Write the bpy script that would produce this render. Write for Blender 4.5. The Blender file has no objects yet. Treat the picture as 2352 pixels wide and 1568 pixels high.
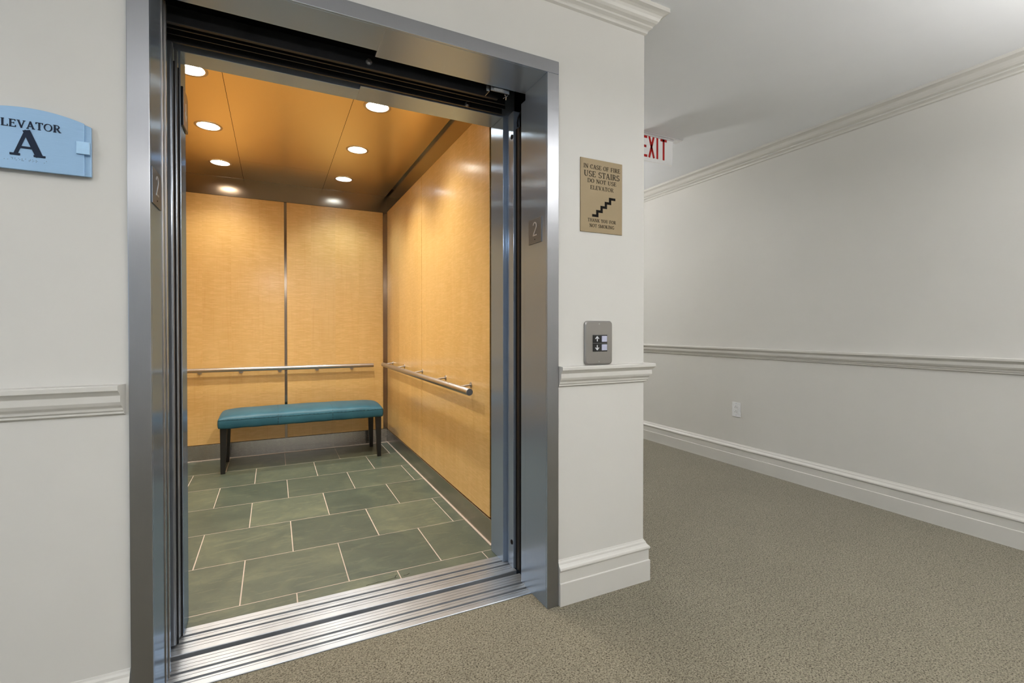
import bpy, bmesh, math, random
from mathutils import Vector, Matrix
random.seed(7)
S = bpy.context.scene
COL = S.collection
PI = math.pi

# ------------------------------------------------------------------ camera, world, exposure, added hall lamps
cam_d = bpy.data.cameras.new('camera'); cam = bpy.data.objects.new('camera', cam_d); COL.objects.link(cam)
F_PX = 1099.6
cam_d.sensor_fit = 'HORIZONTAL'; cam_d.sensor_width = 36.0
cam_d.lens = 36.0 * F_PX / 2352.0
cam_d.shift_y = -(784.0 - 766.6) / 2352.0
cam_d.clip_start = 0.05; cam_d.clip_end = 60
cam.location = (0.2628, -1.6492, 1.1163)
yaw, pitch = -0.4616, -0.0093
fwd = Vector((-math.sin(yaw) * math.cos(pitch), math.cos(yaw) * math.cos(pitch), math.sin(pitch)))
cam.rotation_euler = fwd.to_track_quat('-Z', 'Y').to_euler()
S.camera = cam

W = bpy.data.worlds.new('world'); S.world = W; W.use_nodes = True
W.node_tree.nodes['Background'].inputs[0].default_value = (0.50, 0.72, 1.0, 1)
W.node_tree.nodes['Background'].inputs[1].default_value = 2.6

S.view_settings.view_transform = 'Standard'; S.view_settings.look = 'None'
S.view_settings.exposure = 0.0; S.view_settings.gamma = 1.0; S.view_settings.use_curve_mapping = False

HALL_FILL = 90.0        # emission of the added hallway bowls
CAR_LAMP = 67.0         # watts of each downlight in the car
CAR_GLOW = 85.0
# added, unseen hallway bowls; the first stands in for a camera flash (x, y, strength factor, label)
BOWLS = [(0.25, -1.80, .55, -.45, False, 'added frosted bowl light in place of a camera flash, straight out from the elevator'),
         (2.85, -1.80, 2.1, -.42, True, 'unseen metal bowl uplight pendant at the corner where the lobby meets the corridor'),
         (2.70, 4.3, 5.0, -.30, True, 'unseen metal bowl uplight pendant deep down the corridor past the exit sign'),
         (2.20, 2.3, 1.7, -.45, True, 'added metal bowl uplight pendant in the corridor between the corner and the far uplight'),
         (1.9, -2.6, 5.0, -.45, True, 'added metal bowl uplight pendant in the lobby nearest the back wall'),
         (-1.75, -1.9, .62, -.30, False, 'added frosted bowl pendant light at the left end of the lobby')]

# ------------------------------------------------------------------ helpers
def sRGB(r, g, b):
    f = lambda c: (c / 255.0 / 12.92) if c <= 10 else ((c / 255.0 + 0.055) / 1.055) ** 2.4
    return (f(r), f(g), f(b), 1.0)

class MatB:
    def __init__(s, name):
        s.m = bpy.data.materials.new(name); s.m.use_nodes = True
        s.nt = s.m.node_tree; s.p = s.nt.nodes['Principled BSDF']
    def n(s, t, **k):
        x = s.nt.nodes.new(t)
        for a, b in k.items():
            if a.startswith('i_'): x.inputs[a[2:].replace('_', ' ')].default_value = b
            else: setattr(x, a, b)
        return x
    def l(s, a, b): s.nt.links.new(a, b)
    def co(s, scale=(1, 1, 1)):
        tc = s.n('ShaderNodeTexCoord'); mp = s.n('ShaderNodeMapping'); mp.inputs['Scale'].default_value = scale
        s.l(tc.outputs['Object'], mp.inputs['Vector']); return mp.outputs['Vector']
    def noise(s, scale, detail=2, rough=.5, vec=None, dist=0):
        x = s.n('ShaderNodeTexNoise'); x.inputs['Scale'].default_value = scale; x.inputs['Detail'].default_value = detail
        x.inputs['Roughness'].default_value = rough; x.inputs['Distortion'].default_value = dist
        if vec is not None: s.l(vec, x.inputs['Vector'])
        return x.outputs['Fac']
    def ramp(s, fac, stops):
        r = s.n('ShaderNodeValToRGB'); e = r.color_ramp.elements
        while len(e) < len(stops): e.new(.5)
        for i, (p, c) in enumerate(stops): e[i].position = p; e[i].color = c
        s.l(fac, r.inputs['Fac']); return r.outputs['Color']
    def mix(s, fac, a, b, mode='MIX'):
        x = s.n('ShaderNodeMix', data_type='RGBA', blend_type=mode)
        for i, q in ((0, fac), (6, a), (7, b)):
            if hasattr(q, 'is_output'): s.l(q, x.inputs[i])
            else: x.inputs[i].default_value = q
        return x.outputs[2]
    def bump(s, h, strength=.2, dist=.01):
        b = s.n('ShaderNodeBump'); b.inputs['Strength'].default_value = strength; b.inputs['Distance'].default_value = dist
        s.l(h, b.inputs['Height']); s.l(b.outputs['Normal'], s.p.inputs['Normal'])
    def set(s, **k):
        for a, v in k.items():
            i = s.p.inputs[a.replace('_', ' ')]
            if hasattr(v, 'is_output'): s.l(v, i)
            else: i.default_value = v
        return s

def rng(b, fac, lo, hi):
    x = b.n('ShaderNodeMapRange'); b.l(fac, x.inputs['Value']); x.inputs['To Min'].default_value = lo; x.inputs['To Max'].default_value = hi
    return x.outputs['Result']

def simple(name, col, rough=.5, metal=0.0, spec=.5, nscale=60, nvar=.06, bump=0.0):
    b = MatB(name); v = b.co(); f = b.noise(nscale, 3, .6, v)
    c2 = tuple(min(1, x * (1 - nvar)) for x in col[:3]) + (1,); c3 = tuple(min(1, x * (1 + nvar)) for x in col[:3]) + (1,)
    b.set(Base_Color=b.ramp(f, [(.3, c2), (.7, c3)]), Roughness=rough, Metallic=metal, Specular_IOR_Level=spec)
    if bump: b.bump(f, bump, .002)
    return b.m

def steel(name, col, rough, aniso, axis='Z', streak=(1, 1, 1), svar=.05, metal=1.0, tint=None):
    b = MatB(name); v = b.co(streak); f = b.noise(40, 2, .6, v)
    c2 = tuple(x * .965 for x in col[:3]) + (1,)
    b.set(Base_Color=b.ramp(f, [(.3, c2), (.7, col)]), Metallic=metal, Anisotropic=aniso)
    if tint: b.set(Specular_Tint=tint)
    t = b.n('ShaderNodeTangent', direction_type='RADIAL', axis=axis); b.l(t.outputs['Tangent'], b.p.inputs['Tangent'])
    b.l(rng(b, f, rough - svar, rough + svar), b.p.inputs['Roughness'])
    return b.m

M = {}
M['paint'] = simple('wall_paint', (.604, .588, .548, 1), .42, spec=.35, nscale=3, nvar=.012)
M['trim'] = simple('trim_paint', (.580, .563, .520, 1), .38, spec=.45, nscale=4, nvar=.012)
M['ceil'] = simple('ceiling_paint', (.86, .875, .90, 1), .7, spec=.2, nscale=3, nvar=.01)
M['steelv'] = steel('brushed_steel_vertical', (.32, .38, .46, 1), .21, .95, 'Z', (90, 90, .6), metal=.60, svar=.03, tint=(.36, .62, 1.0, 1))
M['steelh'] = steel('brushed_steel_horizontal', (.49, .56, .68, 1), .24, .75, 'X', (.6, 90, 90), metal=.62, tint=(.42, .68, 1.0, 1))
M['steelface'] = steel('brushed_steel_face', (.35, .355, .37, 1), .33, .75, 'Z', (90, 90, .4), metal=.95, svar=.012)
M['steeld'] = steel('dark_steel', (.26, .28, .31, 1), .20, .6, 'Z', (60, 60, .6), metal=.7, tint=(.55, .78, 1.0, 1))
M['tube'] = steel('satin_steel_tube', (.50, .47, .44, 1), .36, .2, 'Z')
M['plate'] = steel('satin_plate', (.33, .315, .30, 1), .32, .4, 'X', (.6, 60, 60))
M['numplate'] = steel('floor_number_plate_steel', (.16, .165, .175, 1), .34, .4, 'Z', (60, 60, .6), metal=.4, tint=(.55, .78, 1.0, 1))
M['bronze'] = steel('bronze_tinted_steel', (.30, .235, .18, 1), .19, .55, 'Z', (30, 30, .6))
M['bronzeceil'] = steel('bronze_ceiling_panel', (.80, .62, .34, 1), .28, .0, 'X', (.04, .04, .04), svar=.01)
M['kick'] = steel('kick_plate_steel', (.52, .48, .44, 1), .26, .55, 'X', (.6, 40, 40))
M['bolt'] = simple('zinc_bolt', (.5, .5, .5, 1), .3, 1.0)
M['black'] = simple('black_hoistway', (.004, .004, .004, 1), .8, spec=.1)
M['blackrub'] = simple('black_rubber', (.008, .008, .009, 1), .6, spec=.12)
M['track'] = simple('oily_track_steel', (.014, .0145, .016, 1), .42, .3, nscale=20, nvar=.3)
M['ink'] = simple('black_ink', (.010, .009, .008, 1), .8, spec=.05)
M['navy'] = simple('navy_raised_letter', (.010, .018, .038, 1), .6, spec=.2)
M['signgold'] = steel('gold_sign_plate', sRGB(136, 118, 86), .5, .2, 'X', (.6, 60, 60), metal=.15)
b = MatB('sign_blue_reflection'); f = b.noise(40, 2, .6, b.co((.6, 60, 60)))  # blue window light reflected by the metal sign, put into its base colour
b.set(Base_Color=b.ramp(f, [(.3, sRGB(142, 176, 208)), (.7, sRGB(152, 186, 217))]), Roughness=.34, Metallic=.25); M['blue'] = b.m
M['blueclip'] = simple('pale_blue_clip', sRGB(168, 205, 236), .3)
M['blackgloss'] = simple('black_gloss_plastic', (.008, .008, .008, 1), .18)
M['white'] = simple('white_plastic', (.74, .74, .74, 1), .32)
M['red'] = simple('exit_red', (.50, .006, .004, 1), .4)
M['greybtn'] = simple('grey_button', sRGB(176, 178, 200), .3)
M['arrow'] = simple('white_arrow', (.75, .78, .8, 1), .4)
M['leg'] = simple('black_lacquer_wood', (.010, .009, .008, 1), .35)
M['label'] = simple('printed_label', (.5, .5, .48, 1), .5, nscale=400, nvar=.5)

def emis(name, col, s):
    b = MatB(name); b.set(Base_Color=(.8, .8, .8, 1), Emission_Color=col, Emission_Strength=s); return b.m
M['exitface'] = emis('exit_panel_white', (1, 1, .98, 1), .12)
M['glow_bowl'] = [emis('added_bowl_%d' % i, (1, .985, .965, 1), HALL_FILL * q[2]) for i, q in enumerate(BOWLS)]

# curly maple veneer
def maple(name, ax):
    b = MatB(name); tc = b.n('ShaderNodeTexCoord')
    sep = b.n('ShaderNodeSeparateXYZ'); b.l(tc.outputs['Object'], sep.inputs[0])
    u = sep.outputs['X' if ax == 'x' else 'Y']
    dv = b.n('ShaderNodeMath', operation='DIVIDE'); b.l(u, dv.inputs[0]); dv.inputs[1].default_value = .213
    fl = b.n('ShaderNodeMath', operation='FLOOR'); b.l(dv.outputs[0], fl.inputs[0])
    wn = b.n('ShaderNodeTexWhiteNoise', noise_dimensions='1D'); b.l(fl.outputs[0], wn.inputs['W'])
    off = b.n('ShaderNodeCombineXYZ'); ml = b.n('ShaderNodeMath', operation='MULTIPLY'); b.l(wn.outputs['Value'], ml.inputs[0]); ml.inputs[1].default_value = 9.0
    b.l(ml.outputs[0], off.inputs['X']); b.l(ml.outputs[0], off.inputs['Z'])
    ad = b.n('ShaderNodeVectorMath', operation='ADD'); b.l(tc.outputs['Object'], ad.inputs[0]); b.l(off.outputs[0], ad.inputs[1])
    def mp(sc):
        m = b.n('ShaderNodeMapping'); m.inputs['Scale'].default_value = sc; b.l(ad.outputs[0], m.inputs['Vector']); return m.outputs['Vector']
    curl = b.noise(1, 3, .55, mp((9, 9, 75)), 1.2)       # short horizontal ripples
    patch = b.noise(1, 2, .5, mp((6, 6, 1.3)), .4)
    grain = b.noise(1, 4, .6, mp((60, 60, 2.2)), .6)      # long vertical grain
    base = b.ramp(patch, [(.25, sRGB(206, 165, 96)), (.75, sRGB(217, 178, 112))])
    c = b.mix(b.ramp(curl, [(.44, (0, 0, 0, 1)), (.66, (.50, .50, .50, 1))]), base, sRGB(231, 192, 132))
    c = b.mix(b.ramp(grain, [(.52, (0, 0, 0, 1)), (.74, (.30, .30, .30, 1))]), c, sRGB(200, 147, 78))
    vv = b.ramp(wn.outputs['Value'], [(0, (.93, .93, .93, 1)), (1, (1.0, 1.0, 1.0, 1))])
    c = b.mix(1.0, c, vv, 'MULTIPLY')
    b.set(Base_Color=c, Roughness=.30, Specular_IOR_Level=.5, Coat_Weight=.35, Coat_Roughness=.16)
    b.bump(curl, .05, .002)
    return b.m
M['mapleX'] = maple('curly_maple_rear', 'x'); M['mapleY'] = maple('curly_maple_side', 'y')

# slate tiles
b = MatB('green_slate'); at = b.n('ShaderNodeAttribute', attribute_name='tone')
v = b.co((1, 1, 1)); n1 = b.noise(3.2, 6, .62, v, 1.4); n2 = b.noise(26, 5, .65, v, .8); n3 = b.noise(1.0, 4, .6, b.co((3, 11, 1)), 2.5)
c = b.ramp(n1, [(.30, sRGB(84, 95, 85)), (.5, sRGB(102, 110, 96)), (.68, sRGB(122, 127, 106))])
c = b.mix(b.ramp(n3, [(.58, (0, 0, 0, 1)), (.61, (.5, .5, .5, 1))]), c, sRGB(138, 140, 116))
c = b.mix(b.ramp(n2, [(.35, (.35, .35, .35, 1)), (.7, (0, 0, 0, 1))]), c, sRGB(88, 93, 82))
tn = b.ramp(at.outputs['Fac'], [(0, (.42, .50, .50, 1)), (.5, (.53, .58, .56, 1)), (1, (.72, .76, .71, 1))])
c = b.mix(1.0, c, tn, 'MULTIPLY')
b.set(Base_Color=c, Roughness=.42, Specular_IOR_Level=.5); b.bump(n1, .35, .004); M['slate'] = b.m
M['grout'] = simple('pale_pink_grout', sRGB(182, 167, 154), .85, nscale=80, nvar=.05)

# carpet: small looped pile
b = MatB('loop_carpet'); v = b.co((1, 1.15, 1))
vo = b.n('ShaderNodeTexVoronoi', feature='F1'); vo.inputs['Scale'].default_value = 190; vo.inputs['Randomness'].default_value = .9
nz = b.noise(95, 2, .5, v, .6)
wv = b.n('ShaderNodeVectorMath', operation='MULTIPLY_ADD'); cmb = b.n('ShaderNodeCombineXYZ'); b.l(nz, cmb.inputs['X']); b.l(nz, cmb.inputs['Y'])
b.l(cmb.outputs[0], wv.inputs[0]); wv.inputs[1].default_value = (.02, .02, 0); b.l(v, wv.inputs[2]); b.l(wv.outputs[0], vo.inputs['Vector'])
worm = b.noise(175, 2.0, .55, v, .5)
c = b.ramp(worm, [(.36, sRGB(60, 55, 41)), (.44, sRGB(111, 105, 88)), (.62, sRGB(138, 132, 114))])
c = b.mix(b.ramp(vo.outputs['Distance'], [(.45, (0, 0, 0, 1)), (.85, (.5, .5, .5, 1))]), c, sRGB(80, 72, 54))
soft = b.noise(2.2, 3, .5, v)
c = b.mix(1.0, c, b.ramp(soft, [(.3, (.93, .93, .93, 1)), (.7, (1, 1, 1, 1))]), 'MULTIPLY')
b.set(Base_Color=c, Roughness=.95, Specular_IOR_Level=.1, Sheen_Weight=.15); b.bump(worm, .6, .004); M['carpet'] = b.m

# aluminium sills
b = MatB('sill_aluminium'); f = b.noise(20, 4, .7, b.co((.8, 26, 26))); g = b.noise(5, 4, .6, b.co((1, 1, 1)))
b.set(Base_Color=b.ramp(g, [(.3, (.37, .39, .415, 1)), (.7, (.48, .505, .53, 1))]), Metallic=.85, Anisotropic=.5)
b.l(rng(b, f, .30, .48), b.p.inputs['Roughness'])
t = b.n('ShaderNodeTangent', direction_type='RADIAL', axis='X'); b.l(t.outputs['Tangent'], b.p.inputs['Tangent']); M['sill'] = b.m

# teal leather
b = MatB('teal_leather'); v = b.co(); n1 = b.noise(5, 3, .6, v); n2 = b.noise(420, 2, .5, v)
b.set(Base_Color=b.ramp(n1, [(.3, sRGB(34, 80, 96)), (.7, sRGB(46, 96, 112))]), Roughness=.45, Specular_IOR_Level=.35)
b.bump(n2, .12, .001); M['leather'] = b.m
M['seam'] = simple('teal_seam', sRGB(26, 60, 72), .5)

# ------------------------------------------------------------------ mesh tools
def link(name, bm, mat, parent=None, label=None, cat=None, group=None, kind=None, smooth=False, bevel=0.0, seg=2):
    bmesh.ops.recalc_face_normals(bm, faces=bm.faces)
    me = bpy.data.meshes.new(name); bm.to_mesh(me); bm.free()
    o = bpy.data.objects.new(name, me); COL.objects.link(o)
    for q in (mat if isinstance(mat, (list, tuple)) else [mat]): me.materials.append(q)
    if parent is not None: o.parent = parent
    if smooth:
        for p_ in me.polygons: p_.use_smooth = True
    if bevel:
        md = o.modifiers.new('bevel', 'BEVEL'); md.width = bevel; md.segments = seg; md.limit_method = 'ANGLE'; md.angle_limit = math.radians(40)
        md.harden_normals = False
    props(o, label, cat, group, kind)
    return o
def props(o, label=None, cat=None, group=None, kind=None):
    if label: o['label'] = label
    if cat: o['category'] = cat
    if group: o['group'] = group
    if kind: o['kind'] = kind
def thing(name, label, cat, loc=(0, 0, 0), group=None):
    o = bpy.data.objects.new(name, None); COL.objects.link(o); o.location = loc; o.empty_display_size = .05
    props(o, label, cat, group); return o
def B(): return bmesh.new()
def box(bm, a, b_):
    """box between two corners"""
    x0, y0, z0 = [min(p, q) for p, q in zip(a, b_)]; x1, y1, z1 = [max(p, q) for p, q in zip(a, b_)]
    v = [bm.verts.new(p) for p in ((x0, y0, z0), (x1, y0, z0), (x1, y1, z0), (x0, y1, z0), (x0, y0, z1), (x1, y0, z1), (x1, y1, z1), (x0, y1, z1))]
    for f in ((0, 3, 2, 1), (4, 5, 6, 7), (0, 1, 5, 4), (1, 2, 6, 5), (2, 3, 7, 6), (3, 0, 4, 7)): bm.faces.new([v[i] for i in f])
    return v
def boxes(*prs):
    bm = B()
    for a, b_ in prs: box(bm, a, b_)
    return bm
def prism(bm, pts, fn0, fn1, closed=True):
    """extrude a 2-D outline between two mappings of (u,v)->xyz"""
    a = [bm.verts.new(fn0(*p)) for p in pts]; b_ = [bm.verts.new(fn1(*p)) for p in pts]
    n = len(pts)
    for i in range(n if closed else n - 1):
        j = (i + 1) % n; bm.faces.new((a[i], a[j], b_[j], b_[i]))
    if closed: bm.faces.new(a[::-1]); bm.faces.new(b_)
def cyl(bm, p0, p1, r0, r1=None, seg=24, caps=True):
    r1 = r0 if r1 is None else r1
    p0, p1 = Vector(p0), Vector(p1); d = (p1 - p0).normalized()
    u = d.orthogonal().normalized(); w = d.cross(u)
    A = [bm.verts.new(p0 + (u * math.cos(t) + w * math.sin(t)) * r0) for t in [2 * PI * i / seg for i in range(seg)]]
    C_ = [bm.verts.new(p1 + (u * math.cos(t) + w * math.sin(t)) * r1) for t in [2 * PI * i / seg for i in range(seg)]]
    for i in range(seg):
        j = (i + 1) % seg; bm.faces.new((A[i], A[j], C_[j], C_[i]))
    if caps: bm.faces.new(A[::-1]); bm.faces.new(C_)
def lathe(bm, c, prof, seg=40, close=False):
    rings = []
    for r, z in prof:
        rings.append([bm.verts.new((c[0] + r * math.cos(2 * PI * i / seg), c[1] + r * math.sin(2 * PI * i / seg), c[2] + z)) for i in range(seg)])
    for a, b_ in zip(rings, rings[1:]):
        for i in range(seg):
            j = (i + 1) % seg; bm.faces.new((a[i], a[j], b_[j], b_[i]))
    if close: bm.faces.new(rings[-1])
def tube(bm, pts, r, seg=10):
    for a, b_ in zip(pts, pts[1:]): cyl(bm, a, b_, r, seg=seg)
def rrect(w, h, r, n=6):
    pts = []
    for cx, cy, a0 in ((w / 2 - r, h / 2 - r, 0), (-w / 2 + r, h / 2 - r, 90), (-w / 2 + r, -h / 2 + r, 180), (w / 2 - r, -h / 2 + r, 270)):
        for i in range(n + 1):
            t = math.radians(a0 + 90 * i / n); pts.append((cx + r * math.cos(t), cy + r * math.sin(t)))
    return pts

# ------------------------------------------------------------------ stroke lettering (serif)
TH, TN = .120, .055
def arc(cx, cy, rx, ry, a0, a1, n=14):
    return [(cx + rx * math.cos(math.radians(a0 + (a1 - a0) * i / n)), cy + ry * math.sin(math.radians(a0 + (a1 - a0) * i / n))) for i in range(n + 1)]
def ln(*p, w='a'): return (list(p), w)
def srf(x, y, h=.15): return ln((x - h, y), (x + h, y), w=TN)
lo, hi = TN / 2, 1 - TN / 2
G = {
 'I': (.38, [ln((.19, 0), (.19, 1), w=TH), srf(.19, lo), srf(.19, hi)]),
 'E': (.72, [ln((.16, 0), (.16, 1), w=TH), ln((.02, hi), (.60, hi), w=TN), ln((.02, lo), (.64, lo), w=TN), ln((.16, .52), (.48, .52), w=TN),
             ln((.60, 1), (.60, .80), w=.06), ln((.64, 0), (.64, .23), w=.06), ln((.48, .42), (.48, .62), w=.05)]),
 'F': (.68, [ln((.16, 0), (.16, 1), w=TH), ln((.02, hi), (.60, hi), w=TN), srf(.16, lo), ln((.16, .52), (.48, .52), w=TN),
             ln((.60, 1), (.60, .80), w=.06), ln((.48, .42), (.48, .62), w=.05)]),
 'L': (.68, [ln((.16, 0), (.16, 1), w=TH), srf(.16, hi), ln((.02, lo), (.62, lo), w=TN), ln((.62, 0), (.62, .25), w=.06)]),
 'T': (.74, [ln((.37, 0), (.37, 1), w=TH), ln((.04, hi), (.70, hi), w=TN), ln((.05, 1), (.05, .77), w=.06), ln((.69, 1), (.69, .77), w=.06), srf(.37, lo)]),
 'H': (.86, [ln((.17, 0), (.17, 1), w=TH), ln((.69, 0), (.69, 1), w=TH), ln((.17, .5), (.69, .5), w=TN), srf(.17, lo), srf(.17, hi), srf(.69, lo), srf(.69, hi)]),
 'A': (.84, [ln((.12, 0), (.40, 1), w=.06), ln((.39, 1), (.70, 0), w=TH * 1.05), ln((.22, .32), (.60, .32), w=TN), srf(.12, lo, .12), srf(.70, lo, .14)]),
 'V': (.82, [ln((.12, 1), (.43, 0), w=TH * 1.05), ln((.41, 0), (.69, 1), w=.06), srf(.12, hi, .14), srf(.69, hi, .12)]),
 'Y': (.80, [ln((.12, 1), (.40, .48), w=TH), ln((.40, .48), (.68, 1), w=.06), ln((.40, 0), (.40, .50), w=TH), srf(.12, hi, .14), srf(.68, hi, .12), srf(.40, lo)]),
 'O': (.88, [(arc(.44, .5, .36, .475, 0, 360, 28), 'a')]),
 'C': (.80, [(arc(.46, .5, .38, .475, 48, 312, 22), 'a'), ln((.72, .98), (.72, .74), w=.05), ln((.72, .25), (.72, .1), w=.04)]),
 'G': (.86, [(arc(.46, .5, .38, .475, 48, 325, 22), 'a'), ln((.72, .98), (.72, .74), w=.05), ln((.72, .05), (.72, .42), w=TH), srf(.72, .42, .12)]),
 'S': (.62, [(arc(.31, .735, .22, .24, 40, 260, 14) + arc(.31, .255, .24, .235, 85, -145, 14), 'a'), ln((.50, .98), (.50, .77), w=.05), ln((.08, .02), (.08, .25), w=.05)]),
 'U': (.86, [([(.17, 1), (.17, .32)] + arc(.43, .32, .26, .295, 180, 270, 8), 'a'), (arc(.43, .32, .26, .295, 270, 360, 8) + [(.69, 1)], .06), srf(.17, hi), srf(.69, hi, .12), ln((.17, 1), (.17, .3), w=TH)]),
 'D': (.86, [ln((.17, 0), (.17, 1), w=TH), ln((.02, hi), (.42, hi), w=TN), ln((.02, lo), (.42, lo), w=TN), (arc(.40, .5, .36, .475, 90, -90, 18), 'a')]),
 'R': (.80, [ln((.16, 0), (.16, 1), w=TH), ln((.02, hi), (.38, hi), w=TN), ln((.16, .5), (.38, .5), w=TN), (arc(.36, .74, .22, .235, 90, -90, 12), 'a'), ln((.38, .5), (.66, .02), w=TH), srf(.16, lo), ln((.60, lo), (.80, lo), w=TN)]),
 'N': (.88, [ln((.15, 0), (.15, 1), w=.06), ln((.13, 1), (.72, 0), w=TH), ln((.72, 0), (.72, 1), w=.06), srf(.15, lo, .12), srf(.10, hi, .1), srf(.72, hi, .12)]),
 'M': (1.02, [ln((.15, 0), (.15, 1), w=.06), ln((.15, 1), (.50, .05), w=TH), ln((.50, .05), (.84, 1), w=.06), ln((.86, 0), (.86, 1), w=TH), srf(.15, lo, .12), srf(.12, hi, .1), srf(.86, lo), srf(.88, hi, .12)]),
 'K': (.84, [ln((.17, 0), (.17, 1), w=TH), ln((.20, .40), (.64, .97), w=.06), ln((.34, .58), (.70, .02), w=TH), srf(.17, lo), srf(.17, hi), srf(.66, hi, .12), srf(.70, lo, .13)]),
 ' ': (.42, []),
}
def stroke_poly(bm, pts, w, to3, y0, y1):
    """one stroke as a slab: to3(u,v,depth)->xyz"""
    n = len(pts); L, R_ = [], []
    closed = n > 3 and abs(pts[0][0] - pts[-1][0]) + abs(pts[0][1] - pts[-1][1]) < 1e-6
    for i in range(n):
        a = pts[i - 1] if i else (pts[-2] if closed else pts[0]); c = pts[i + 1] if i < n - 1 else (pts[1] if closed else pts[-1])
        dx, dy = c[0] - a[0], c[1] - a[1]; d = math.hypot(dx, dy) or 1; dx /= d; dy /= d
        ww = w if w != 'a' else TN * 1.1 + (TH * 1.1 - TN) * abs(dy) ** 1.5
        L.append((pts[i][0] - dy * ww / 2, pts[i][1] + dx * ww / 2)); R_.append((pts[i][0] + dy * ww / 2, pts[i][1] - dx * ww / 2))
    for i in range(n - 1):
        q = [L[i], L[i + 1], R_[i + 1], R_[i]]
        prism(bm, q, lambda u, v_: to3(u, v_, y0), lambda u, v_: to3(u, v_, y1))
def text_w(s, track=.06): return sum(G[c][0] + track for c in s) - track
def text_bm(bm, s, h, cx, z, to3, width=None, bold=1.0, y0=0, y1=.001, track=.06):
    """letters centred on cx with baseline z; h = cap height"""
    W_ = text_w(s, track) * h; k = (width / W_) if width else 1.0
    x = cx - W_ * k / 2
    for c in s:
        adv, st = G[c]
        for pts, w in st:
            q = text_bm.n = (getattr(text_bm, 'n', 0) + 1) % 9
            stroke_poly(bm, pts, w if w == 'a' else w * bold, lambda u, v_, d, x=x: to3(x + u * h * k, z + v_ * h, d), y0 - q * 4e-5, y1)
        x += (adv + track) * h * k

# ------------------------------------------------------------------ the setting
XL, XW, XC, YB, YE, ZC = -2.6, 3.666, 1.738, -4.0, 7.0, 2.513
OX0, OX1, OZ = -.090, 1.284, 2.180         # wall opening behind the casing
def struct(name, bm, m, **k): return link(name, bm, m, kind='structure', **k)
bm = B(); prism(bm, [(XL, YB), (XW, YB), (XW, YE), (XC - .05, YE), (XC - .05, .1175), (XL, .1175)], lambda x, y: (x, y, -.12), lambda x, y: (x, y, 0))
struct('floor', bm, M['carpet'])
struct('ceiling', boxes(((XL - .1, YB - .1, ZC), (XW + .1, YE + .1, ZC + .1))), M['ceil'])
struct('wall_front', boxes(((XL, 0, 0), (OX0, .12, ZC)), ((OX0, 0, OZ), (OX1, .12, ZC)), ((OX1, 0, 0), (XC, .12, ZC)), ((XC - .12, .12, 0), (XC, YE, ZC))), M['paint'])
struct('wall_right', boxes(((XW, YB, 0), (XW + .12, YE, ZC))), M['paint'])
struct('wall_back', boxes(((XL, YB - .12, 0), (XW, YB, ZC))), M['paint'])
struct('wall_end', boxes(((XC - .1, YE, 0), (XW, YE + .12, ZC))), M['paint'])
WY0, WY1, WZ0, WZ1 = -3.2, -1.5, .8, 2.15
struct('wall_left', boxes(((XL - .12, YB, 0), (XL, WY0, ZC)), ((XL - .12, WY1, 0), (XL, .12, ZC)), ((XL - .12, WY0, 0), (XL, WY1, WZ0)), ((XL - .12, WY0, WZ1), (XL, WY1, ZC))), M['paint'])
struct('window_1', boxes(((XL - .10, WY0, WZ0), (XL - .05, WY0 + .05, WZ1)), ((XL - .10, WY1 - .05, WZ0), (XL - .05, WY1, WZ1)), ((XL - .10, WY0, WZ0), (XL - .05, WY1, WZ0 + .05)),
       ((XL - .10, WY0, WZ1 - .05), (XL - .05, WY1, WZ1)), ((XL - .10, WY0, 1.45), (XL - .05, WY1, 1.50))), M['white'])

PR_RAIL = [(0, .967), (.036, .967), (.038, .964), (.038, .953), (.033, .948), (.027, .940), (.026, .938), (.026, .921), (.022, .912), (.016, .905), (.015, .903), (.014, .897), (.010, .893), (.010, .888), (.004, .884), (0, .882)]
PR_CROWN = [(0, 2.417), (.009, 2.422), (.011, 2.430), (.014, 2.434), (.022, 2.440), (.025, 2.442), (.025, 2.450), (.030, 2.453), (.037, 2.457), (.044, 2.465), (.049, 2.475), (.055, 2.484), (.064, 2.490), (.077, 2.496), (.077, ZC), (0, ZC)]
PR_BASE = [(0, 0), (.022, 0), (.022, .090), (.0205, .092), (.0175, .093), (.0175, .137), (.0215, .141), (.0225, .146), (.0205, .152), (.015, .157), (.010, .163), (.008, .170), (.004, .175), (.002, .180), (0, .181)]
def trim(name, prof, path, mat, label=None):
    """sweep (d,z) profile along wall points [(x,y,nx,ny)] where (nx,ny) scales the offset d"""
    bm = B(); rings = []
    for (x, y, nx, ny) in path: rings.append([bm.verts.new((x + nx * d, y + ny * d, z)) for d, z in prof])
    for a, b_ in zip(rings, rings[1:]):
        for i in range(len(prof)):
            j = (i + 1) % len(prof); bm.faces.new((a[i], a[j], b_[j], b_[i]))
    bm.faces.new(rings[0]); bm.faces.new(rings[-1][::-1])
    return struct(name, bm, mat)
corner = lambda: None
trim('trim_1', PR_CROWN, [(XL, 0, 0, -1), (XC, 0, 1, -1), (XC, YE, 1, 0)], M['trim'])
trim('trim_2', PR_RAIL, [(XL, 0, 0, -1), (-.102, 0, -.25, -1)], M['trim'])
trim('trim_3', PR_RAIL, [(OX1 + .006, 0, 0, -1), (XC, 0, 1, -1), (XC, YE, 1, 0)], M['trim'])
trim('trim_4', PR_RAIL, [(XW, YB, -1, 0), (XW, YE, -1, 0)], M['trim'])
trim('trim_5', PR_CROWN, [(XW, YB, -1, 0), (XW, YE, -1, 0)], M['trim'])
trim('baseboard_left', PR_BASE, [(XL, 0, 0, -1), (-.096, 0, 0, -1)], M['trim'])
trim('baseboard_front', PR_BASE, [(OX1 + .006, 0, 0, -1), (XC, 0, 1, -1), (XC, YE, 1, 0)], M['trim'])
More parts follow.
